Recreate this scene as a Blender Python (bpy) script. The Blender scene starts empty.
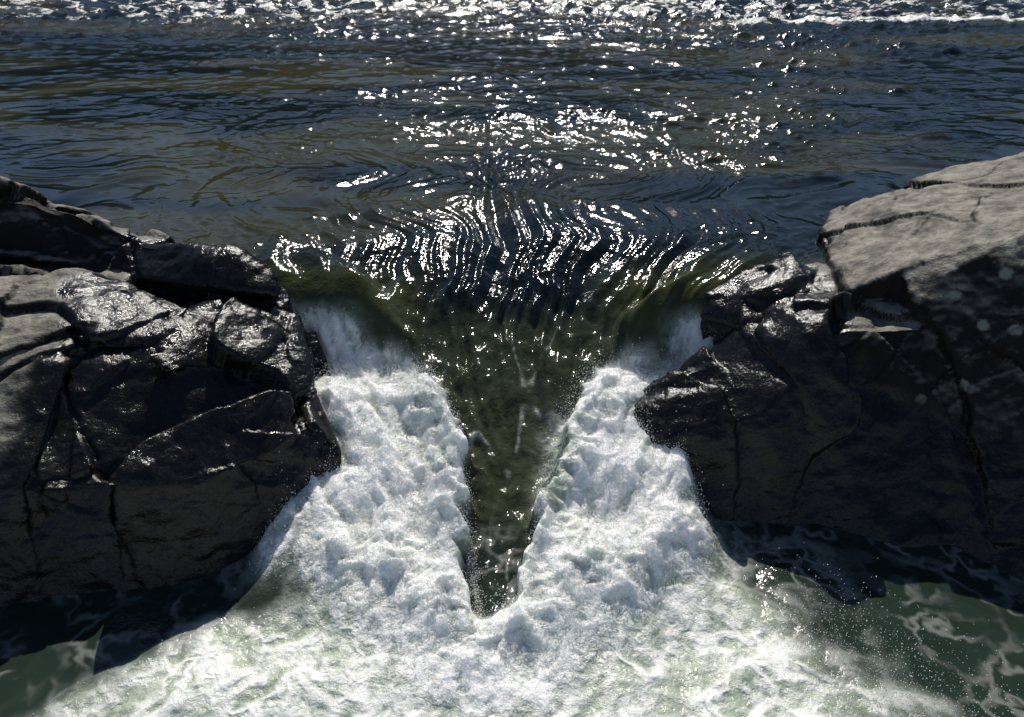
import bpy, bmesh, math, numpy as np
from mathutils import Vector
sc=bpy.context.scene
sc.view_settings.view_transform='Standard'
sc.view_settings.look='None'
sc.view_settings.exposure=0
# ---------------------------------------------------------------- noise
_T={}
def _tab(seed):
    if seed not in _T:
        r=np.random.RandomState(seed)
        p=r.permutation(256); p=np.concatenate([p,p,p])
        a=r.rand(256)*2*np.pi
        g3=r.randn(256,3); g3/=np.linalg.norm(g3,axis=1)[:,None]
        _T[seed]=(p,np.cos(a),np.sin(a),g3)
    return _T[seed]
def pn(x,y,seed=0):
    p,gx,gy,_=_tab(seed)
    xi=np.floor(x).astype(np.int64); yi=np.floor(y).astype(np.int64)
    xf=x-xi; yf=y-yi; xi&=255; yi&=255
    u=xf*xf*xf*(xf*(xf*6-15)+10); v=yf*yf*yf*(yf*(yf*6-15)+10)
    def c(i,j):
        h=p[p[(xi+i)&255]+((yi+j)&255)]
        return gx[h]*(xf-i)+gy[h]*(yf-j)
    a=c(0,0)*(1-u)+c(1,0)*u; b=c(0,1)*(1-u)+c(1,1)*u
    return (a*(1-v)+b*v)*1.4
def fbm(x,y,seed=0,o=4,g=.5,l=2.03):
    s=0;a=1
    for i in range(o):
        s=s+a*pn(x,y,seed+i); a*=g; x=x*l+3.1; y=y*l+1.7
    return s
def pn3(P,seed=0):
    p,_,_,g=_tab(seed)
    I=np.floor(P).astype(np.int64); F=P-I; I&=255
    U=F*F*F*(F*(F*6-15)+10)
    r=0
    for i in (0,1):
        for j in (0,1):
            for k in (0,1):
                h=p[p[p[(I[:,0]+i)&255]+((I[:,1]+j)&255)]+((I[:,2]+k)&255)]
                G=g[h]
                d=G[:,0]*(F[:,0]-i)+G[:,1]*(F[:,1]-j)+G[:,2]*(F[:,2]-k)
                w=(U[:,0] if i else 1-U[:,0])*(U[:,1] if j else 1-U[:,1])*(U[:,2] if k else 1-U[:,2])
                r=r+w*d
    return r*1.5
def fbm3(P,seed=0,o=4,g=.5):
    s=0;a=1
    for i in range(o):
        s=s+a*pn3(P,seed+i); a*=g; P=P*2.03+1.3
    return s
def ss(a,b,x):
    t=np.clip((x-a)/(b-a),0,1); return t*t*(3-2*t)
def rdg(x,y,s): return .3-np.abs(pn(x,y,s))
def table(xs,ys,sig=.2):
    X=np.arange(-8,200,.01); Y=np.interp(X,xs,ys)
    n=int(sig*300); k=np.exp(-.5*(np.arange(-n,n+1)*.01/sig)**2); k/=k.sum()
    Yp=np.concatenate([np.full(n,Y[0]),Y,np.full(n,Y[-1])])
    Y=np.convolve(Yp,k,'valid')
    return lambda q:np.interp(q,X,Y)
# ---------------------------------------------------------------- water height model
zt=table([-8,4.2,5,5.96,6.76,7.56,8.3,9,9.6,10.4,200],[-1.8,-1.8,-1.75,-1.5,-1.14,-.74,-.36,-.13,-.04,0,0],.22)
wt=table([-8,4.2,4.5,5.0,5.4,5.96,6.76,7.56,8.1,8.6,9.3,11,200],[.02,.02,.18,.27,.34,.42,.64,1.12,1.5,2.0,2.8,4.5,60],.12)
zs=table([-8,-3.6,-3.0,-2.3,-1.6,-1.0,-.62,-.42,-.2,0,.25,.6,1.0,200],[-1.8,-1.8,-1.66,-1.36,-1.08,-.9,-.95,-.92,-.6,-.3,-.12,-.03,0,0],.06)
yl=table([-8,-3.2,-2.6,-2.0,-1.3,-.8,0,.8,1.3,2.0,2.6,3.4,200],[8.0,8.2,8.3,8.25,8.05,7.8,7.6,7.8,8.0,8.1,8.1,7.9,7.9],.15)
xlf=table([-8,0,3,3.76,5.2,5.8,7,200],[-8,-6.8,-4.9,-3.8,-1.95,-1.8,-2.3,-3],.1)
xrf=table([-8,0,3,3.76,4.96,6,7,200],[6,4.8,3.7,3.3,2.5,1.75,1.7,3],.1)
def water(x,y,detail=True):
    xc=-.20*ss(6.5,5,y)+.02
    ax=np.abs(x-xc); sg=np.where(x>xc,40.,0.)
    yw=y+.10*pn(x*1.7,y*.9,50)
    T=zt(y)
    S=zs(yw-yl(x))
    out=np.maximum(ss(-2.35,-2.75,x),ss(1.75,2.2,x-.9*ss(6.9,7.6,y)))*ss(8.0,7.7,y)
    S=S*(1-out)-1.8*out
    w=wt(y)*(1+.14*pn(y*1.7+sg,y*0,51))+ss(8,7.2,y)*(.10*pn(y*3.6+sg,x*2,52)+.07*pn(y*9+sg,x*6,53))*ss(4.4,5.2,y)
    b=ss(w*.84,w*1.08+.01,ax)
    low=ss(7.9,7.3,y)
    z=T*(1-b)+S*b
    z+=low*.16*np.exp(-((ax-w*1.2)/(.12+.16*w))**2)*ss(4.9,5.7,y)
    z-= .10*np.exp(-(x/1.5)**2)*ss(11,8.6,y)*ss(7.2,8.2,y)
    s_=yw-yl(x)
    side=b*ss(-.18,-.5,s_)*ss(xlf(y)-.5,xlf(y)+.1,x)*ss(xrf(y)+.5,xrf(y)-.1,x)*ss(4.9,5.7,y)
    fall=b*ss(.02,-.25,s_)*ss(1.6,2.2,ax)*ss(4.9,5.7,y)
    side=np.maximum(side,fall*.8)*(1-out)
    edge=.45*pn(x*1.3,y*1.3,60)+.22*pn(x*4,y*4,61)
    inpool=ss(xlf(y)-.45+edge,xlf(y)+.6+edge,x)*ss(xrf(y)+.35+edge,xrf(y)-.6+edge,x)*ss(5.9,5.0,y-.35*ax)
    ym=4.55+.48*ax+.26*pn(x*2.2,x*0+3,62)
    m=np.exp(-((y-ym)/.38)**2)*ss(2.6,1.3,ax)
    m2=np.exp(-((y-ym+.5)/.5)**2)*ss(1.9,.4,ax)
    tongue=(1-b)*ss(ym-.0,ym+.25,y)
    foam=np.clip(np.maximum.reduce([side,m*1.1,m2*.7]),0,1)*(1-tongue)
    aer=np.clip(np.maximum(inpool,foam),0,1)*(1-tongue)
    pale=np.exp(-((x-.24-.36*wt(y)-.10)/.19)**2)*ss(7.1,6.6,y)*ss(5.3,5.7,y)
    foam=foam*(1-.9*pale); aer=np.maximum(aer,pale*.85)
    z+=(.16*m+.10*m2)*(1-.7*tongue)-.10*pale
    th=np.arctan2(x-xc,np.maximum(y-4.3,.35)); r=np.sqrt((x-xc)**2+(np.maximum(y-4.3,.35))**2)
    swirl=ss(8.5,11,y)*ss(30,14,y)
    thw=th+.10*pn(x*.45,y*.45,70)*(1+swirl)+.03*pn(x*1.2,y*1.2,71)
    meander=.10*pn(y*.35,y*0,72)
    band=np.exp(-((thw+.03+meander)/(.22))**2)*ss(26,12,y)
    band2=np.exp(-((thw-.42+meander*1.5)/(.20))**2)*ss(10.5,13,y)*ss(45,26,y)
    lip=ss(10.4,9.2,y)*ss(3.8,3.2,ax)
    big=fbm(x*.22+5,y*.5,80,3)
    chop=np.clip(.10+.45*ss(.0,.5,big)+.85*band+.85*band2+.8*lip+.75*ss(20,27,y),0,1.25)
    olive=ss(-.15,.4,fbm(x*.14+2,y*.40,85,3))  # broad random patches of olive in the water colour
    up=ss(-1.7,-.5,z)*(1-foam)*(1-aer)
    tint=foam*0
    if detail:
        fy=np.clip((y-9)/10,0,1.5)
        wx=x+.5*pn(x*.7,y*.7,15); wy=y+.4*pn(x*.7,y*.7,16)
        A=up*ss(7.8,10,y)
        lat=1+.5*ss(.25,.6,np.abs(th))
        z+=A*(.25+chop*.75)*(.045*pn(wx*.7,wy*1.4,1)+.045*fy*pn(x*.35,y*.8,4))
        c15=chop**1.5; fa=.22+.75*ss(10.5,17,y)
        z+=A*c15*fa*(.036*pn(wx*1.2+.4*y,wy*2.6,2)+.045*rdg(wx*1.5-.3*y,wy*3.1,3))
        nw=.55+.45*ss(10,14,y)
        z+=A*lat*nw*(.18+chop*.82)*(.038+.05*fy)*np.maximum(0,pn(wx*3.8,wy*4.6,11)-.14)
        z+=A*lat*nw*(.18+chop*.82)*.030*np.maximum(0,pn(wx*7,wy*7.5,17)-.10)*ss(24,14,y)
        F=up*ss(20,9,y)
        z+=F*(.030*pn(thw*8,r*.4,5)+.085*rdg(thw*10,r*.24,13)+.070*rdg(thw*20,r*.28,6)+.030*rdg(thw*37,r*.45,7)*ss(15,11,y))*(.48+chop*.65)
        z+=up*ss(11,9,y)*(.018*rdg(thw*34,r*.8,14)+.012*pn(thw*16,r*2.0,12)+.006*pn(x*8,y*8,28))
        z+=(1-b)*ss(9.3,8.1,y)*(1-foam)*(.030*pn(thw*9,r*1.0,8)+.042*pn(x*4.5,y*2.6,9)+.055*rdg(thw*14,r*.7,18)+.024*pn(x*8.5,y*5,10)+.008*pn(x*15,y*11,44))
        wx=x+.10*pn(x*3,y*3,20); wy=y+.10*pn(x*3,y*3,21)
        sf=ss(5.2,5.9,y)
        nA=.13*pn(wx*1.9,wy*1.9,22)
        nI=.07*(np.abs(pn(wx*3.4,wy*3.4,23))-.2)+.05*(np.abs(pn(wx*7,wy*7,24))-.2)+.035*(np.abs(pn(wx*14,wy*14,25))-.2)
        u_=wx-np.where(x>xc,1,-1)*.55*(wy-6.5)
        nS=.085*pn(u_*4.5,wy*.9,35)+.06*pn(u_*10,wy*1.6,36)+.035*pn(u_*19,wy*3.0,37)
        nF=.017*pn(wx*20,wy*20,26)
        n=nA+(nI*(1-sf)+(.25*nI+.9*nS)*sf)+nF
        z+=foam*n*(.7+.3*m)
        z+=foam*.10*np.maximum(0,pn(x*5,y*4,29)-.22)*(.4+m)
        tint=np.clip(.5+ (n-nA*.6)*7.0,0,1)
        calm=np.clip(aer-foam,0,1)
        z+=calm*(.05*pn(x*1.6,y*1.6,30)+.035*(np.abs(pn(wx*3.5,wy*3.5,31))-.2)+.014*pn(wx*9,wy*9,32))
        pool=ss(-1.6,-1.75,z)*(1-aer)
        z+=pool*(.03*pn(x*1.5,y*1.5,33)+.014*pn(x*4,y*4,34))
        thr=ss(.035,.0,np.abs(pn(thw*5,r*.45,19)))*ss(8.6,7.4,y)*(1-b)*ss(-.2,.3,pn(x*4,y*4,27))
        aer=np.maximum(aer,thr*.35)
    far=ss(26,30,y+1.8*pn(x*.12,y*.05,90))*ss(70,44,y)
    glitter_foam=far*ss(-.10,.5,fbm(x*1.6,y*2.0,91,3))*.50  # far rapids foam, its white also painting in distant sun glitter
    line=np.exp(-((y-26.-.12*x+1.2*pn(x*.15,x*0,92))/.5)**2)*ss(4,10,x)*ss(-.5,.1,pn(x*1.1,y*2,94))*.65
    glitter_foam=np.clip(np.maximum(glitter_foam,line),0,1)
    z+=glitter_foam*.08+far*.14*pn(x*.8,y*1.2,93)+far*.12*np.maximum(0,pn(x*1.7,y*1.9,95))
    foam=np.maximum(foam,glitter_foam)
    shallow=ss(9.2,8.2,y)*ss(.7,1.6,ax)*(1-foam)*ss(-1.5,-.9,z)
    return z,foam,aer,chop,shallow,thw,r,tint,olive
def xs_():
    c=list(np.arange(-3.6,3.6001,.024)); d=.024
    R=[];v=3.6
    while v<16: d*=1.016; v+=min(d,.12); R.append(v)
    return np.array([-q for q in R[::-1]]+c+R)
X0=xs_()
Yr=list(np.arange(3.4,9.6,.024)); v=3.4; d=.024; lo=[]
while v>-5: d*=1.03; v-=d; lo.append(v)
v=Yr[-1]; hi=[]
while v<125: v+=.026*(v/9.6)**1.5; hi.append(v)
Y0=np.array(lo[::-1]+Yr+hi)
sc_=1+np.maximum(0,Y0-11)/11*.9
XX=X0[None,:]*sc_[:,None]; YY=np.repeat(Y0[:,None],len(X0),1)
sh=XX.shape
z,foam,aer,chop,shallow,thw,rr,tint,olive=water(XX.ravel(),YY.ravel())
nearm=ss(14,10,YY.ravel())
xx=XX.ravel()+foam*nearm*.05*pn(XX.ravel()*6,YY.ravel()*6,41)
yy=YY.ravel()+foam*nearm*.05*pn(XX.ravel()*6,YY.ravel()*6,42)
def grid_mesh(name,co,sh,attrs):
    n0,n1=sh
    idx=np.arange(n0*n1).reshape(sh)
    q=np.stack([idx[:-1,:-1],idx[:-1,1:],idx[1:,1:],idx[1:,:-1]],-1).reshape(-1,4)
    me=bpy.data.meshes.new(name)
    me.vertices.add(len(co)); me.vertices.foreach_set('co',co.astype(np.float32).ravel())
    me.loops.add(q.size); me.loops.foreach_set('vertex_index',q.astype(np.int32).ravel())
    me.polygons.add(len(q)); me.polygons.foreach_set('loop_start',np.arange(0,q.size,4,dtype=np.int32))
    me.polygons.foreach_set('loop_total',np.full(len(q),4,np.int32))
    me.polygons.foreach_set('use_smooth',np.ones(len(q),bool))
    me.update(calc_edges=True)
    for k,a in attrs.items():
        at=me.attributes.new(k,'FLOAT','POINT'); at.data.foreach_set('value',a.astype(np.float32))
    ob=bpy.data.objects.new(name,me); sc.collection.objects.link(ob); return ob
water_ob=grid_mesh('river_water',np.stack([xx,yy,z],1),sh,dict(foam=foam,aer=aer,chop=chop,shallow=shallow,tint=tint,olive=olive))
# ---------------------------------------------------------------- node helpers
class NT:
    def __init__(s,name):
        s.m=bpy.data.materials.new(name); s.m.use_nodes=True; s.t=s.m.node_tree
        s.b=s.t.nodes['Principled BSDF']; s.out=s.t.nodes['Material Output']
    def n(s,t,**k):
        q=s.t.nodes.new(t)
        for a,b in k.items(): setattr(q,a,b)
        return q
    def l(s,a,b): s.t.links.new(a,b)
    def put(s,v,sock):
        if isinstance(v,bpy.types.NodeSocket): s.l(v,sock)
        else: sock.default_value=v
    def math(s,op,a,b=0.,c=None,clamp=False):
        q=s.n('ShaderNodeMath',operation=op,use_clamp=clamp); s.put(a,q.inputs[0]); s.put(b,q.inputs[1])
        if c is not None: s.put(c,q.inputs[2])
        return q.outputs[0]
    def ss(s,a,b,x):
        q=s.n('ShaderNodeMapRange',interpolation_type='SMOOTHSTEP'); s.put(x,q.inputs[0]); s.put(a,q.inputs[1]); s.put(b,q.inputs[2]); return q.outputs[0]
    def attr(s,n):
        return s.n('ShaderNodeAttribute',attribute_name=n)
    def noise(s,vec,scale,detail=3,rough=.5,dist=0.):
        q=s.n('ShaderNodeTexNoise'); s.l(vec,q.inputs['Vector']); q.inputs['Scale'].default_value=scale
        q.inputs['Detail'].default_value=detail; q.inputs['Roughness'].default_value=rough; q.inputs['Distortion'].default_value=dist
        return q
    def voro(s,vec,scale,feature='F1'):
        q=s.n('ShaderNodeTexVoronoi',feature=feature); s.l(vec,q.inputs['Vector']); q.inputs['Scale'].default_value=scale; return q
    def mix(s,f,a,b):
        q=s.n('ShaderNodeMix',data_type='RGBA'); s.put(f,q.inputs[0])
        for v,i in ((a,6),(b,7)):
            if isinstance(v,tuple): v=(*v,1.) if len(v)==3 else v
            s.put(v,q.inputs[i])
        return q.outputs[2]
    def mixf(s,f,a,b):
        q=s.n('ShaderNodeMix',data_type='FLOAT'); s.put(f,q.inputs[0]); s.put(a,q.inputs[2]); s.put(b,q.inputs[3]); return q.outputs[0]
# water material
M=NT('river_water_mat')
g=M.n('ShaderNodeNewGeometry'); P=g.outputs['Position']
fo=M.attr('foam').outputs['Fac']; ae=M.attr('aer').outputs['Fac']; ch=M.attr('chop').outputs['Fac']; sh_=M.attr('shallow').outputs['Fac']; tn=M.attr('tint').outputs['Fac']; olv=M.attr('olive').outputs['Fac']
wn=M.noise(P,1.6,3,.6); wv=M.n('ShaderNodeVectorMath',operation='MULTIPLY_ADD'); M.l(wn.outputs['Color'],wv.inputs[0]); wv.inputs[1].default_value=(1.3,1.3,.2); M.l(P,wv.inputs[2])
nb=wn.outputs['Fac']
e1=M.voro(wv.outputs[0],2.6,'DISTANCE_TO_EDGE').outputs['Distance']
nz=M.noise(P,6.,5,.7,.4).outputs['Fac']
st1=M.ss(.26,.0,M.math('ADD',e1,M.math('MULTIPLY',M.math('SUBTRACT',nz,.5),.5)))
f_dense=M.ss(.18,.58,M.math('ADD',fo,M.math('MULTIPLY',M.math('SUBTRACT',nz,.5),.9)))
f_dense=M.math('MULTIPLY',f_dense,M.ss(.02,.12,fo))
f_dense=M.math('MULTIPLY',f_dense,M.mixf(M.ss(.05,.70,M.math('ADD',tn,M.math('SUBTRACT',nz,.5))),.15,1.))
patch=M.math('MULTIPLY',M.ss(.47,.64,nz),.5)
lace=M.math('ADD',M.math('MULTIPLY',st1,M.ss(.28,.55,nb)),patch,clamp=True)
f_lace=M.math('MULTIPLY',M.math('MULTIPLY',lace,.8),ae)
zz=M.n('ShaderNodeSeparateXYZ'); M.l(P,zz.inputs[0])
low=M.ss(-1.45,-1.68,zz.outputs['Z'])
wisp=M.math('MULTIPLY',M.math('MULTIPLY',M.ss(.20,.0,e1),M.ss(.40,.60,nb)),M.math('MULTIPLY',low,.14))
F=M.math('MAXIMUM',M.math('MAXIMUM',f_dense,f_lace),wisp)
deep=M.mix(olv,(.004,.008,.008),(.036,.036,.016))
deep=M.mix(M.math('MULTIPLY',sh_,.8),deep,(.055,.062,.018))
mid=M.math('MULTIPLY',M.ss(-.2,-.7,zz.outputs['Z']),M.ss(8.6,8.,zz.outputs['Y']))
deep=M.mix(M.math('MULTIPLY',mid,.8),deep,(.040,.050,.024))
deep=M.mix(low,deep,(.017,.028,.019))
paleg=M.mix(M.ss(.3,.7,nz),(.31,.37,.28),(.49,.54,.44))
col=M.mix(M.math('MULTIPLY',ae,.95),deep,paleg)
col=M.mix(F,col,(.93,.93,.90))
M.l(col,M.b.inputs['Base Color'])
M.l(M.mixf(F,M.mixf(ae,M.mixf(M.ss(12.,26.,zz.outputs['Y']),.10,.15),.22),.5),M.b.inputs['Roughness'])
M.b.inputs['IOR'].default_value=1.33
M.l(M.math('MULTIPLY',M.math('MAXIMUM',F,M.math('MULTIPLY',ae,.5)),.75),M.b.inputs['Subsurface Weight'])
M.b.inputs['Subsurface Radius'].default_value=(.85,1.,.9); M.b.inputs['Subsurface Scale'].default_value=.07
r2=M.noise(P,15,2,.6,.3).outputs['Fac']
h=M.math('MULTIPLY',M.math('MULTIPLY',r2,.012),M.math('ADD',ch,M.math('MULTIPLY',ae,1.)))
h=M.math('ADD',h,M.math('MULTIPLY',M.math('MULTIPLY',nz,.045),F))
bp=M.n('ShaderNodeBump'); bp.inputs['Distance'].default_value=1.; bp.inputs['Strength'].default_value=.9
M.l(h,bp.inputs['Height']); M.l(bp.outputs[0],M.b.inputs['Normal'])
water_ob.data.materials.append(M.m)
# ---------------------------------------------------------------- rock material
def rock_mat():
    M=NT('wet_rock'); g=M.n('ShaderNodeNewGeometry'); P=g.outputs['Position']
    crack=M.attr('crack').outputs['Fac']; upw=M.attr('upward').outputs['Fac']; wet=M.attr('wet').outputs['Fac']; lich=M.attr('lichen').outputs['Fac']
    n2=M.noise(P,4,6,.62).outputs['Fac']; n3=M.noise(P,30,4,.65).outputs['Fac']
    shade_side=M.mix(n2,(.006,.0058,.0055),(.026,.024,.021))
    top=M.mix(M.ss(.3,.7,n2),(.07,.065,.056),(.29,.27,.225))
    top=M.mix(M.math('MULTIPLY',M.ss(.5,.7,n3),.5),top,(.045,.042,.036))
    c=M.mix(upw,shade_side,top)  # shade painted into albedo: steep sides darkened, weathered tops lightened
    v=M.voro(P,4.,'F1').outputs['Distance']
    lic=M.math('MULTIPLY',M.ss(.46,.32,M.math('ADD',v,M.math('MULTIPLY',n3,.28))),lich)
    c=M.mix(M.math('MULTIPLY',lic,.8),c,(.30,.30,.25))
    wetc=M.mix(n2,(.003,.003,.003),(.015,.014,.012))
    wetc=M.mix(M.math('MULTIPLY',M.ss(.54,.68,n3),.4),wetc,(.04,.037,.032))
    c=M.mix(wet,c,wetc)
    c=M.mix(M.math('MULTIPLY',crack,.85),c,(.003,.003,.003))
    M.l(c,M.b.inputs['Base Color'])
    M.l(M.mixf(wet,.7,M.mixf(M.ss(.35,.65,n2),.09,.30)),M.b.inputs['Roughness'])
    M.l(M.mixf(wet,.15,.28),M.b.inputs['Specular IOR Level'])
    h=M.math('ADD',M.math('MULTIPLY',n2,M.mixf(wet,.075,.050)),M.math('MULTIPLY',n3,M.mixf(wet,.012,.004)))
    bp=M.n('ShaderNodeBump'); bp.inputs['Distance'].default_value=1; bp.inputs['Strength'].default_value=.85
    M.l(h,bp.inputs['Height']); M.l(bp.outputs[0],M.b.inputs['Normal'])
    return M.m
RM=rock_mat()
def joints(q,dirs,seed,sp,jit=.5):
    """sets of joint planes -> block offset, offset ignoring bedding, tilt, distance to joint, distance ignoring bedding"""
    r=np.random.RandomState(seed); ids=[];dm=np.full(len(q),9.); dm2=np.full(len(q),9.); tl=0
    for k,dv in enumerate(dirs):
        s=q@dv; t=s/sp[k]
        off=(r.rand(512)-.5)*jit
        i=np.floor(t).astype(int)
        lo=i+off[i&511]
        i2=np.where(t<lo,i-1,i); hi_=i+1+off[(i+1)&511]; i2=np.where(t>=hi_,i+1,i2)
        a=i2+off[i2&511]; b=i2+1+off[(i2+1)&511]
        e=np.minimum(t-a,b-t)*sp[k]
        dm=np.minimum(dm,e)
        if k: dm2=np.minimum(dm2,e)
        ids.append(i2)
    h=(ids[0]*7349+ids[1]*1931+ids[2]*8317)&1023; h2=(ids[1]*1931+ids[2]*8317)&1023
    rr_=r.rand(1024); tt=r.randn(1024,3)
    for k,dv in enumerate(dirs):
        if k: tl=tl+(q@dv-(ids[k]+.5)*sp[k])*tt[h2,k]
    return rr_[h],rr_[h2],tl,dm,dm2
def make_rock(name,blocks,seed,voxel=.024):
    bm=bmesh.new()
    for pts in blocks:
        vs=[bm.verts.new(p) for p in pts]
        r=bmesh.ops.convex_hull(bm,input=vs)
        bmesh.ops.delete(bm,geom=[e for e in set(r['geom_interior']+r['geom_unused']) if isinstance(e,bmesh.types.BMVert)],context='VERTS')
    bmesh.ops.recalc_face_normals(bm,faces=bm.faces)
    me=bpy.data.meshes.new(name+'_src'); bm.to_mesh(me); bm.free()
    ob=bpy.data.objects.new(name+'_src',me); sc.collection.objects.link(ob)
    md=ob.modifiers.new('r','REMESH'); md.mode='VOXEL'; md.voxel_size=voxel
    sm=ob.modifiers.new('s','SMOOTH'); sm.iterations=5; sm.factor=.5
    dg=bpy.context.evaluated_depsgraph_get(); ev=ob.evaluated_get(dg)
    m2=bpy.data.meshes.new_from_object(ev)
    bpy.data.objects.remove(ob)
    m2.name=name
    n=len(m2.vertices); co=np.zeros(n*3,np.float32); m2.vertices.foreach_get('co',co); co=co.reshape(-1,3).astype(float)
    no=np.zeros(n*3,np.float32); m2.vertex_normals.foreach_get('vector',no); no=no.reshape(-1,3).astype(float)
    w=co+.55*np.stack([fbm3(co*.45,seed+1,2),fbm3(co*.45+9,seed+2,2),fbm3(co*.45+19,seed+3,2)],1)+.035*np.stack([fbm3(co*3.,seed+4,2),fbm3(co*3.,seed+6,2),fbm3(co*3.,seed+7,2)],1)
    sx=1 if co[:,0].mean()>0 else -1
    D=np.array([[-.28*sx,-.25,.93],[.82,.50*sx,-.25],[.45*sx,-.80,.38]]); D/=np.linalg.norm(D,axis=1)[:,None]
    rid,ridb,ti,dj,djb=joints(w,D,seed,(.75,1.7,1.35) if sx>0 else (.6,1.35,1.1))
    par=ss(.45,.62,np.abs(no@D[0]))
    rid=rid*(1-par)+ridb*par; dj=dj*(1-par)+djb*par
    mA=ss(-.15,.25,pn3(co*.8,seed+8)) if sx>0 else ss(-.4,.0,pn3(co*.8,seed+8))
    calm=(1-.6*ss(-1.0,-1.5,co[:,2]))*(1-.55*ss(3.4,4.0,co[:,0])*ss(7.0,7.6,co[:,1]))
    k1,k2=(.13,.12) if sx>0 else (.21,.18)
    d=((rid-.5)*k1+np.clip(ti*k2,-.12,.12))*calm
    wid=.015+.025*ss(-.3,.4,pn3(co*1.3,seed+11))
    ck=ss(1,.0,dj/wid)*mA; d-=ck*.05*calm
    D2=np.array([[-.5*sx,.3,.85],[.35,.85*sx,.2],[.9*sx,-.35,.35]]); D2/=np.linalg.norm(D2,axis=1)[:,None]
    r2_,r2b,ti2,dj2,dj2b=joints(w*1.0+3.3,D2,seed+5,(.34,.8,.6),.7)
    par2=ss(.4,.6,np.abs(no@D2[0]))
    r2_=r2_*(1-par2)+r2b*par2; dj2=dj2*(1-par2)+dj2b*par2
    msk=ss(.0,.35,pn3(co*.7,seed+9))
    ck2=ss(.025,.0,dj2)*msk*ss(-.1,.2,pn3(co*2,seed+12))
    d+=(((r2_-.5)*.06+np.clip(ti2*.15,-.05,.05))*msk-ck2*.018)*calm
    d+=.045*fbm3(co*.9,seed+20,3)
    rg3=1-np.abs(fbm3(co*np.array([1.7,1.7,2.6]),seed+25,3,.45)); d+=.03*(rg3-.7)
    d+=.010*fbm3(co*7,seed+30,3,.6)
    co=co+no*d[:,None]
    m2.vertices.foreach_set('co',co.astype(np.float32).ravel())
    m2.polygons.foreach_set('use_smooth',np.ones(len(m2.polygons),bool))
    m2.update()
    n2_=np.zeros(n*3,np.float32); m2.vertex_normals.foreach_get('vector',n2_); n2_=n2_.reshape(-1,3)
    nlow=fbm3(co*1.3,seed+40,4)
    ax=np.abs(co[:,0]+.1)
    lim=5.2 if sx<0 else 4.3
    wet=np.maximum(ss(lim,lim-1.2,ax)*ss(10.,8.6,co[:,1]),ss(-.3,-.8,co[:,2]))
    wet=np.maximum(wet,ss(.16,.04,co[:,2])*ss(8,8.6,co[:,1]))
    wet=ss(.35,.65,wet+nlow*.35)
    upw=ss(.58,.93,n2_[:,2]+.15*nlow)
    lich=ss(-.35,.1,nlow)*ss(3.9,4.3,co[:,0])*ss(8.0,7.6,co[:,1])*ss(-.9,-.4,co[:,2])
    wet=wet*(1-.9*ss(4.0,4.3,co[:,0])*ss(-.9,-.5,co[:,2]))
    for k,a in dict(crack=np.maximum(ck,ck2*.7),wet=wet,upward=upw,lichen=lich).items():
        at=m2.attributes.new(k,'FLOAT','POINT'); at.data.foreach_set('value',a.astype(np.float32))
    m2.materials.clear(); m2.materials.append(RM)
    o=bpy.data.objects.new(name,m2); sc.collection.objects.link(o)
    s2=o.modifiers.new('weathering','SMOOTH'); s2.iterations=2; s2.factor=.5
    return o
B=-2.7
left=[
 [(-1.55,6.15,B),(-1.75,5.7,B),(-2.3,5.25,B),(-3.0,4.95,B),(-4.8,4.6,B),(-4.8,9,B),(-2.2,8.2,B),(-1.88,6.25,-1.15),(-2.05,6.4,-.75),(-2.4,5.95,-.82),(-3.1,5.6,-.85),(-4.8,5.3,-.75),
  (-4.8,6.7,-.05),(-3.5,6.9,-.22),(-2.55,7.9,-.4),(-2.25,7.2,-.62),(-4.8,8,.0)],
 [(-4.4,4.65,B),(-8,4.0,B),(-8,9,B),(-4.4,9,B),(-4.5,5.3,-.7),(-8,4.8,-.5),(-4.5,6.4,-.05),(-8,6.2,.25),(-4.5,8.5,.05),(-8,8.5,.3)],
 [(-7.5,4.2,B),(-17,3.5,B),(-17,10,B),(-7.5,10,B),(-7.5,5.0,-.4),(-17,4,.2),(-8,6.5,.5),(-17,6.5,1.2),(-17,9.6,1.9),(-8,9.2,1.3)],
 [(-5.0,6.35,.08),(-5.9,6.35,.22),(-5.0,6.4,-.4),(-6.2,6.4,-.4),(-4.95,7.9,.22),(-6.4,7.9,.36),(-4.3,7.2,.05),(-4.3,7.8,.06),(-4.3,7.6,-.6),(-6.3,7.9,-.6)],
 [(-4.45,6.75,.0),(-3.75,6.95,-.10),(-3.55,7.3,-.12),(-4.1,7.65,.08),(-4.65,7.35,.12),(-4.3,6.8,-.6),(-3.5,7.0,-.6),(-4,7.7,-.6)],
 [(-3.5,6.65,-.22),(-2.75,7.0,-.42),(-2.6,7.55,-.36),(-3.3,7.7,-.12),(-3.9,7.1,-.1),(-3.4,6.7,-.8),(-2.6,7.0,-.8),(-2.6,7.6,-.8),(-3.6,7.6,-.8)],
 [(-8.5,8.9,1.45),(-6.15,8.7,1.10),(-5.6,8.7,.84),(-6.0,8.3,.30),(-8.5,8.1,.6),(-8.5,10,B),(-5.4,9.9,B),(-5.5,9.6,.1),(-5.2,8.2,B),(-8.5,7.8,B),(-5.4,8.35,.2)],
 [(-5.9,8.7,.92),(-4.94,8.75,.56),(-4.3,8.6,.36),(-5.6,8.3,.22),(-4.4,8.25,.0),(-5.8,9.7,B),(-4.2,9.4,B),(-4.3,7.9,B),(-5.8,7.9,B),(-4.3,9.2,-.1)],
 [(-4.9,8.7,.52),(-3.7,8.5,.20),(-3.2,8.35,.06),(-2.85,8.2,-.02),(-2.75,8.0,-.15),(-3.3,8.05,-.1),(-4.6,8.2,.02),(-4.8,9.3,B),(-3.4,8.8,B),(-2.6,8.25,B),(-2.6,7.8,B),(-4.6,7.7,B)],
]
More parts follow.
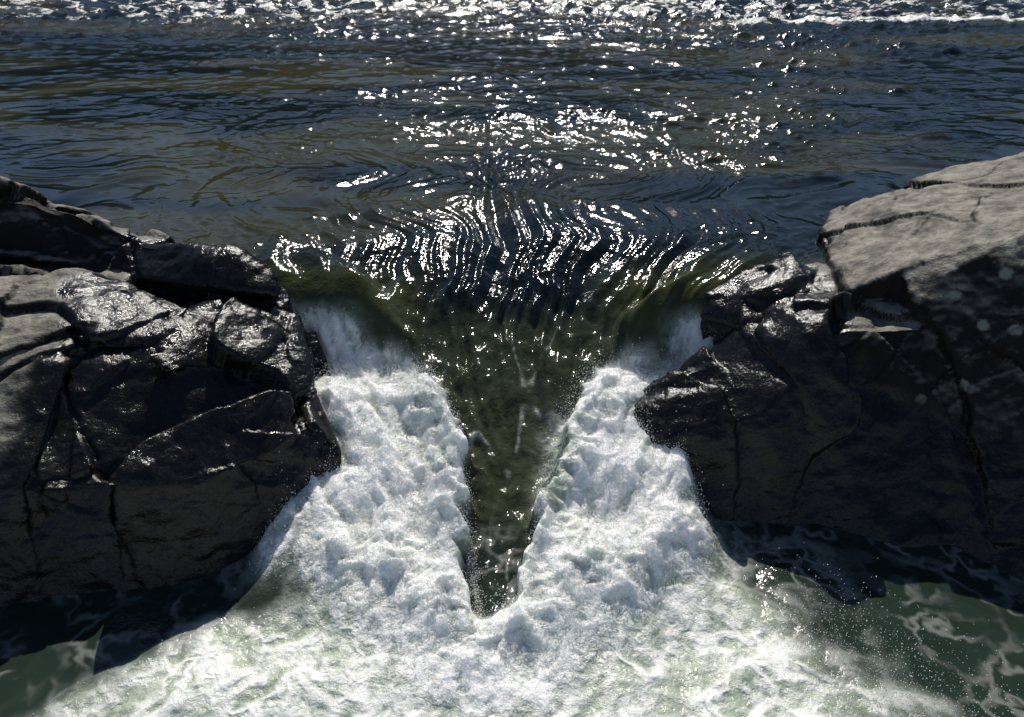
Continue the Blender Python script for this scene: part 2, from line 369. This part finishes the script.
right=[
 [(14,11,1.9),(7.2,10.6,.76),(5.5,10.5,.36),(4.45,10.2,.06),(4.0,9.2,.06),(3.75,8.3,.16),(3.7,7.5,.16),(4.3,7.5,.5),(5.3,7.5,.94),(9,7.8,1.7),(14,8,2.2),
  (4.5,10.4,B),(14,11.5,B),(3.9,8.2,B),(3.8,7.2,B),(14,6,B)],
 [(4.2,7.6,.46),(5.3,7.35,.94),(8,7.2,1.6),(8,8,1.8),(4.2,7.25,.30),(4.25,7.05,-.4),(5.3,6.75,-.3),(8,5.6,.2),(4.1,5.45,B),(5.0,4.5,B),(8,3.4,B),(4.2,8,B),(8,8,B)],
 [(7.6,7.2,1.4),(17,6.5,2.0),(17,8.5,2.3),(7.6,8.2,1.7),(7.6,5.7,.2),(17,5,.3),(7.6,3.5,B),(17,3.2,B),(17,9,B),(7.6,9,B)],
 [(3.0,6.75,-.42),(3.3,7.0,-.02),(4.3,6.95,.05),(4.3,7.8,.1),(3.0,7.7,-.1),(2.8,7.3,-.25),(3.1,6.35,-1.3),(4.4,6.35,-1.0),(3.3,5.55,B),(4.5,5.0,B),(4.4,8,B),(2.9,8,B)],
 [(1.36,6.85,-.92),(1.75,7.35,-.80),(2.35,7.65,-.62),(2.85,7.6,-.28),(3.2,6.8,-.40),(2.6,6.5,-.75),(1.36,6.55,-1.15),(1.20,6.2,B),(1.9,5.75,B),(2.65,5.6,B),(3.4,5.5,B),(3.4,7.8,B),(1.9,7.8,B)],
 [(2.25,8.05,-.12),(2.75,8.3,.04),(3.7,8.45,.10),(3.9,8.0,.14),(3.5,7.5,-.05),(2.7,7.55,-.3),(2.2,7.85,-.35),(2.15,7.8,B),(2.7,8.5,B),(4,8.6,B),(3.8,7.4,B),(2.6,7.4,B)],
]
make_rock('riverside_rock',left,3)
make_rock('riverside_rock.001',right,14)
# ---------------------------------------------------------------- spray
rg=np.random.RandomState(5)
def sample(n,x0,x1,y0,y1,cond):
    x=rg.uniform(x0,x1,n*4); y=rg.uniform(y0,y1,n*4)
    z,f,a=water(x,y)[:3]
    k=rg.rand(len(x))<cond(x,y,z,f,a)
    return x[k][:n],y[k][:n],z[k][:n]
pts=[];rad=[]
def add(x,y,z,r): pts.append(np.stack([x,y,z],1)); rad.append(r)
x,y,z=sample(46000,-2.8,2.6,4.0,8.2,lambda x,y,z,f,a:f**2*.7)
add(x,y,z+.004+rg.exponential(.028,len(x)),rg.uniform(.002,.0055,len(x)))
x,y,z=sample(26000,-2.4,2.4,4.3,7.8,lambda x,y,z,f,a:f**2*np.clip(pn(x*4,y*4,77)*2+.1,0,1))
add(x,y,z+rg.exponential(.10,len(x)),rg.uniform(.0018,.005,len(x)))
n=5500; yy_=rg.uniform(4.7,7.4,n); sd=np.where(rg.rand(n)<.6,-1,1)
xx_=-.08+sd*(wt(yy_)*rg.normal(1.0,.12,n))
add(xx_,yy_,water(xx_,yy_)[0]+rg.exponential(.09,n),rg.uniform(.002,.0055,n))
n=4000
cy=rg.uniform(2.8,4.9,n)+rg.randn(n)*.2; cx=xrf(cy)-.1+rg.randn(n)*.38+rg.exponential(.18,n)
add(cx,cy,-1.77+rg.exponential(.11,n),rg.uniform(.002,.006,n)*rg.uniform(.5,1.1,n))
x,y,z=sample(9000,-4.2,3.3,3.2,5.6,lambda x,y,z,f,a:a*.4)
add(x,y,z+rg.exponential(.015,len(x)),rg.uniform(.002,.005,len(x)))
C=np.concatenate(pts); Rr=np.concatenate(rad); n=len(C)
base=np.array([[1,0,0],[-1,0,0],[0,1,0],[0,-1,0],[0,0,1],[0,0,-1]],float)
fc=np.array([[0,2,4],[2,1,4],[1,3,4],[3,0,4],[2,0,5],[1,2,5],[3,1,5],[0,3,5]])
st=rg.uniform(.8,1.6,(n,1,1))*np.array([0,0,1])+np.array([1,1,0])
V=(C[:,None,:]+base[None]*Rr[:,None,None]*st).reshape(-1,3)
Fa=(fc[None]+np.arange(n)[:,None,None]*6).reshape(-1,3)
def tri_mesh(name,V,Fa,smooth=True):
    me=bpy.data.meshes.new(name); me.vertices.add(len(V)); me.vertices.foreach_set('co',V.astype(np.float32).ravel())
    me.loops.add(Fa.size); me.loops.foreach_set('vertex_index',Fa.astype(np.int32).ravel())
    me.polygons.add(len(Fa)); me.polygons.foreach_set('loop_start',np.arange(0,Fa.size,3,dtype=np.int32)); me.polygons.foreach_set('loop_total',np.full(len(Fa),3,np.int32))
    me.polygons.foreach_set('use_smooth',np.full(len(Fa),smooth)); me.update(calc_edges=True)
    o=bpy.data.objects.new(name,me); sc.collection.objects.link(o); return o
sp=tri_mesh('water_spray',V,Fa)
S=NT('spray_mat')
S.b.inputs['Base Color'].default_value=(.88,.9,.88,1); S.b.inputs['Roughness'].default_value=.25; S.b.inputs['IOR'].default_value=1.33
sp.data.materials.append(S.m)
# ---------------------------------------------------------------- river bed / far bank / forest
gx=np.linspace(-260,260,90); gy=np.linspace(-120,420,90); GX,GY=np.meshgrid(gx,gy)
x=GX.ravel(); y=GY.ravel()
hill=ss(95,150,y+10*pn(x*.02,y*.02,5))*26+3*fbm(x*.02,y*.02,8,3)*ss(95,120,y)
gr=grid_mesh('ground',np.stack([x,y,-3.2+hill],1),GX.shape,{})
Gm=NT('ground_mat'); gg=Gm.n('ShaderNodeNewGeometry'); nn=Gm.noise(gg.outputs['Position'],.4,3,.6).outputs['Fac']
Gm.l(Gm.mix(nn,(.05,.045,.03),(.05,.07,.025)),Gm.b.inputs['Base Color']); Gm.b.inputs['Roughness'].default_value=.9
gr.data.materials.append(Gm.m)
VV=[];FF=[];off=0
for i in range(420):
    tx=rg.uniform(-150,150); ty=rg.uniform(104,160); hh=rg.uniform(9,17)
    tz=-3.2+float((ss(95,150,np.array([ty])+10*pn(np.array([tx*.02]),np.array([ty*.02]),5))*26)[0])-1
    k=150
    a=np.arange(5)/5*2*np.pi
    tv=np.concatenate([np.stack([tx+.35*np.cos(a),ty+.35*np.sin(a),np.full(5,tz)],1),np.stack([tx+.08*np.cos(a),ty+.08*np.sin(a),np.full(5,tz+hh*.9)],1)])
    tf=[]
    for j in range(5):
        j2=(j+1)%5; tf+=[[j,j2,j2+5],[j,j2+5,j+5]]
    VV.append(tv); FF.append(np.array(tf)+off); off+=10
    u=rg.rand(k); rad_=(.30*hh)*np.sqrt(np.sin(np.pi*np.clip(u*.9+.1,0,1)))*rg.uniform(.5,1.05,k); an=rg.rand(k)*2*np.pi
    c=np.stack([tx+rad_*np.cos(an),ty+rad_*np.sin(an),tz+hh*(.22+.8*u)],1)
    s=rg.uniform(.5,1.1,k)
    tri=c[:,None,:]+rg.randn(k,3,3)*s[:,None,None]
    VV.append(tri.reshape(-1,3)); FF.append(np.arange(k*3).reshape(-1,3)+off); off+=k*3
fo_=tri_mesh('forest_trees',np.concatenate(VV),np.concatenate(FF),False)
Fm=NT('foliage_mat'); gg=Fm.n('ShaderNodeNewGeometry'); nn=Fm.noise(gg.outputs['Position'],.5,2,.6).outputs['Fac']
Fm.l(Fm.mix(nn,(.030,.045,.015),(.09,.11,.035)),Fm.b.inputs['Base Color']); Fm.b.inputs['Roughness'].default_value=.8
fo_.data.materials.append(Fm.m)
# ---------------------------------------------------------------- light, sky, camera
EL=44; AZ=1
w=bpy.data.worlds.new('World'); sc.world=w; w.use_nodes=True
bg=w.node_tree.nodes['Background']; sk=w.node_tree.nodes.new('ShaderNodeTexSky'); sk.sky_type='NISHITA'; sk.sun_disc=False
sk.sun_elevation=math.radians(EL); sk.sun_rotation=math.radians(-AZ); sk.altitude=1000; sk.dust_density=.3; sk.ozone_density=1.6; sk.air_density=1
w.node_tree.links.new(sk.outputs[0],bg.inputs[0]); bg.inputs[1].default_value=.08
ld=bpy.data.lights.new('sun','SUN'); ld.energy=5; ld.angle=math.radians(.5); ld.color=(1,.95,.87)
lo_=bpy.data.objects.new('sun',ld); sc.collection.objects.link(lo_); lo_.rotation_euler=(math.radians(-(90-EL)),0,math.radians(AZ))
cd=bpy.data.cameras.new('camera'); cam=bpy.data.objects.new('camera',cd); sc.collection.objects.link(cam)
cam.location=(0,0,4); cam.rotation_euler=(math.radians(90-32),0,0); cd.sensor_width=36; cd.lens=27; cd.clip_end=1000; cd.clip_start=.05
sc.camera=cam
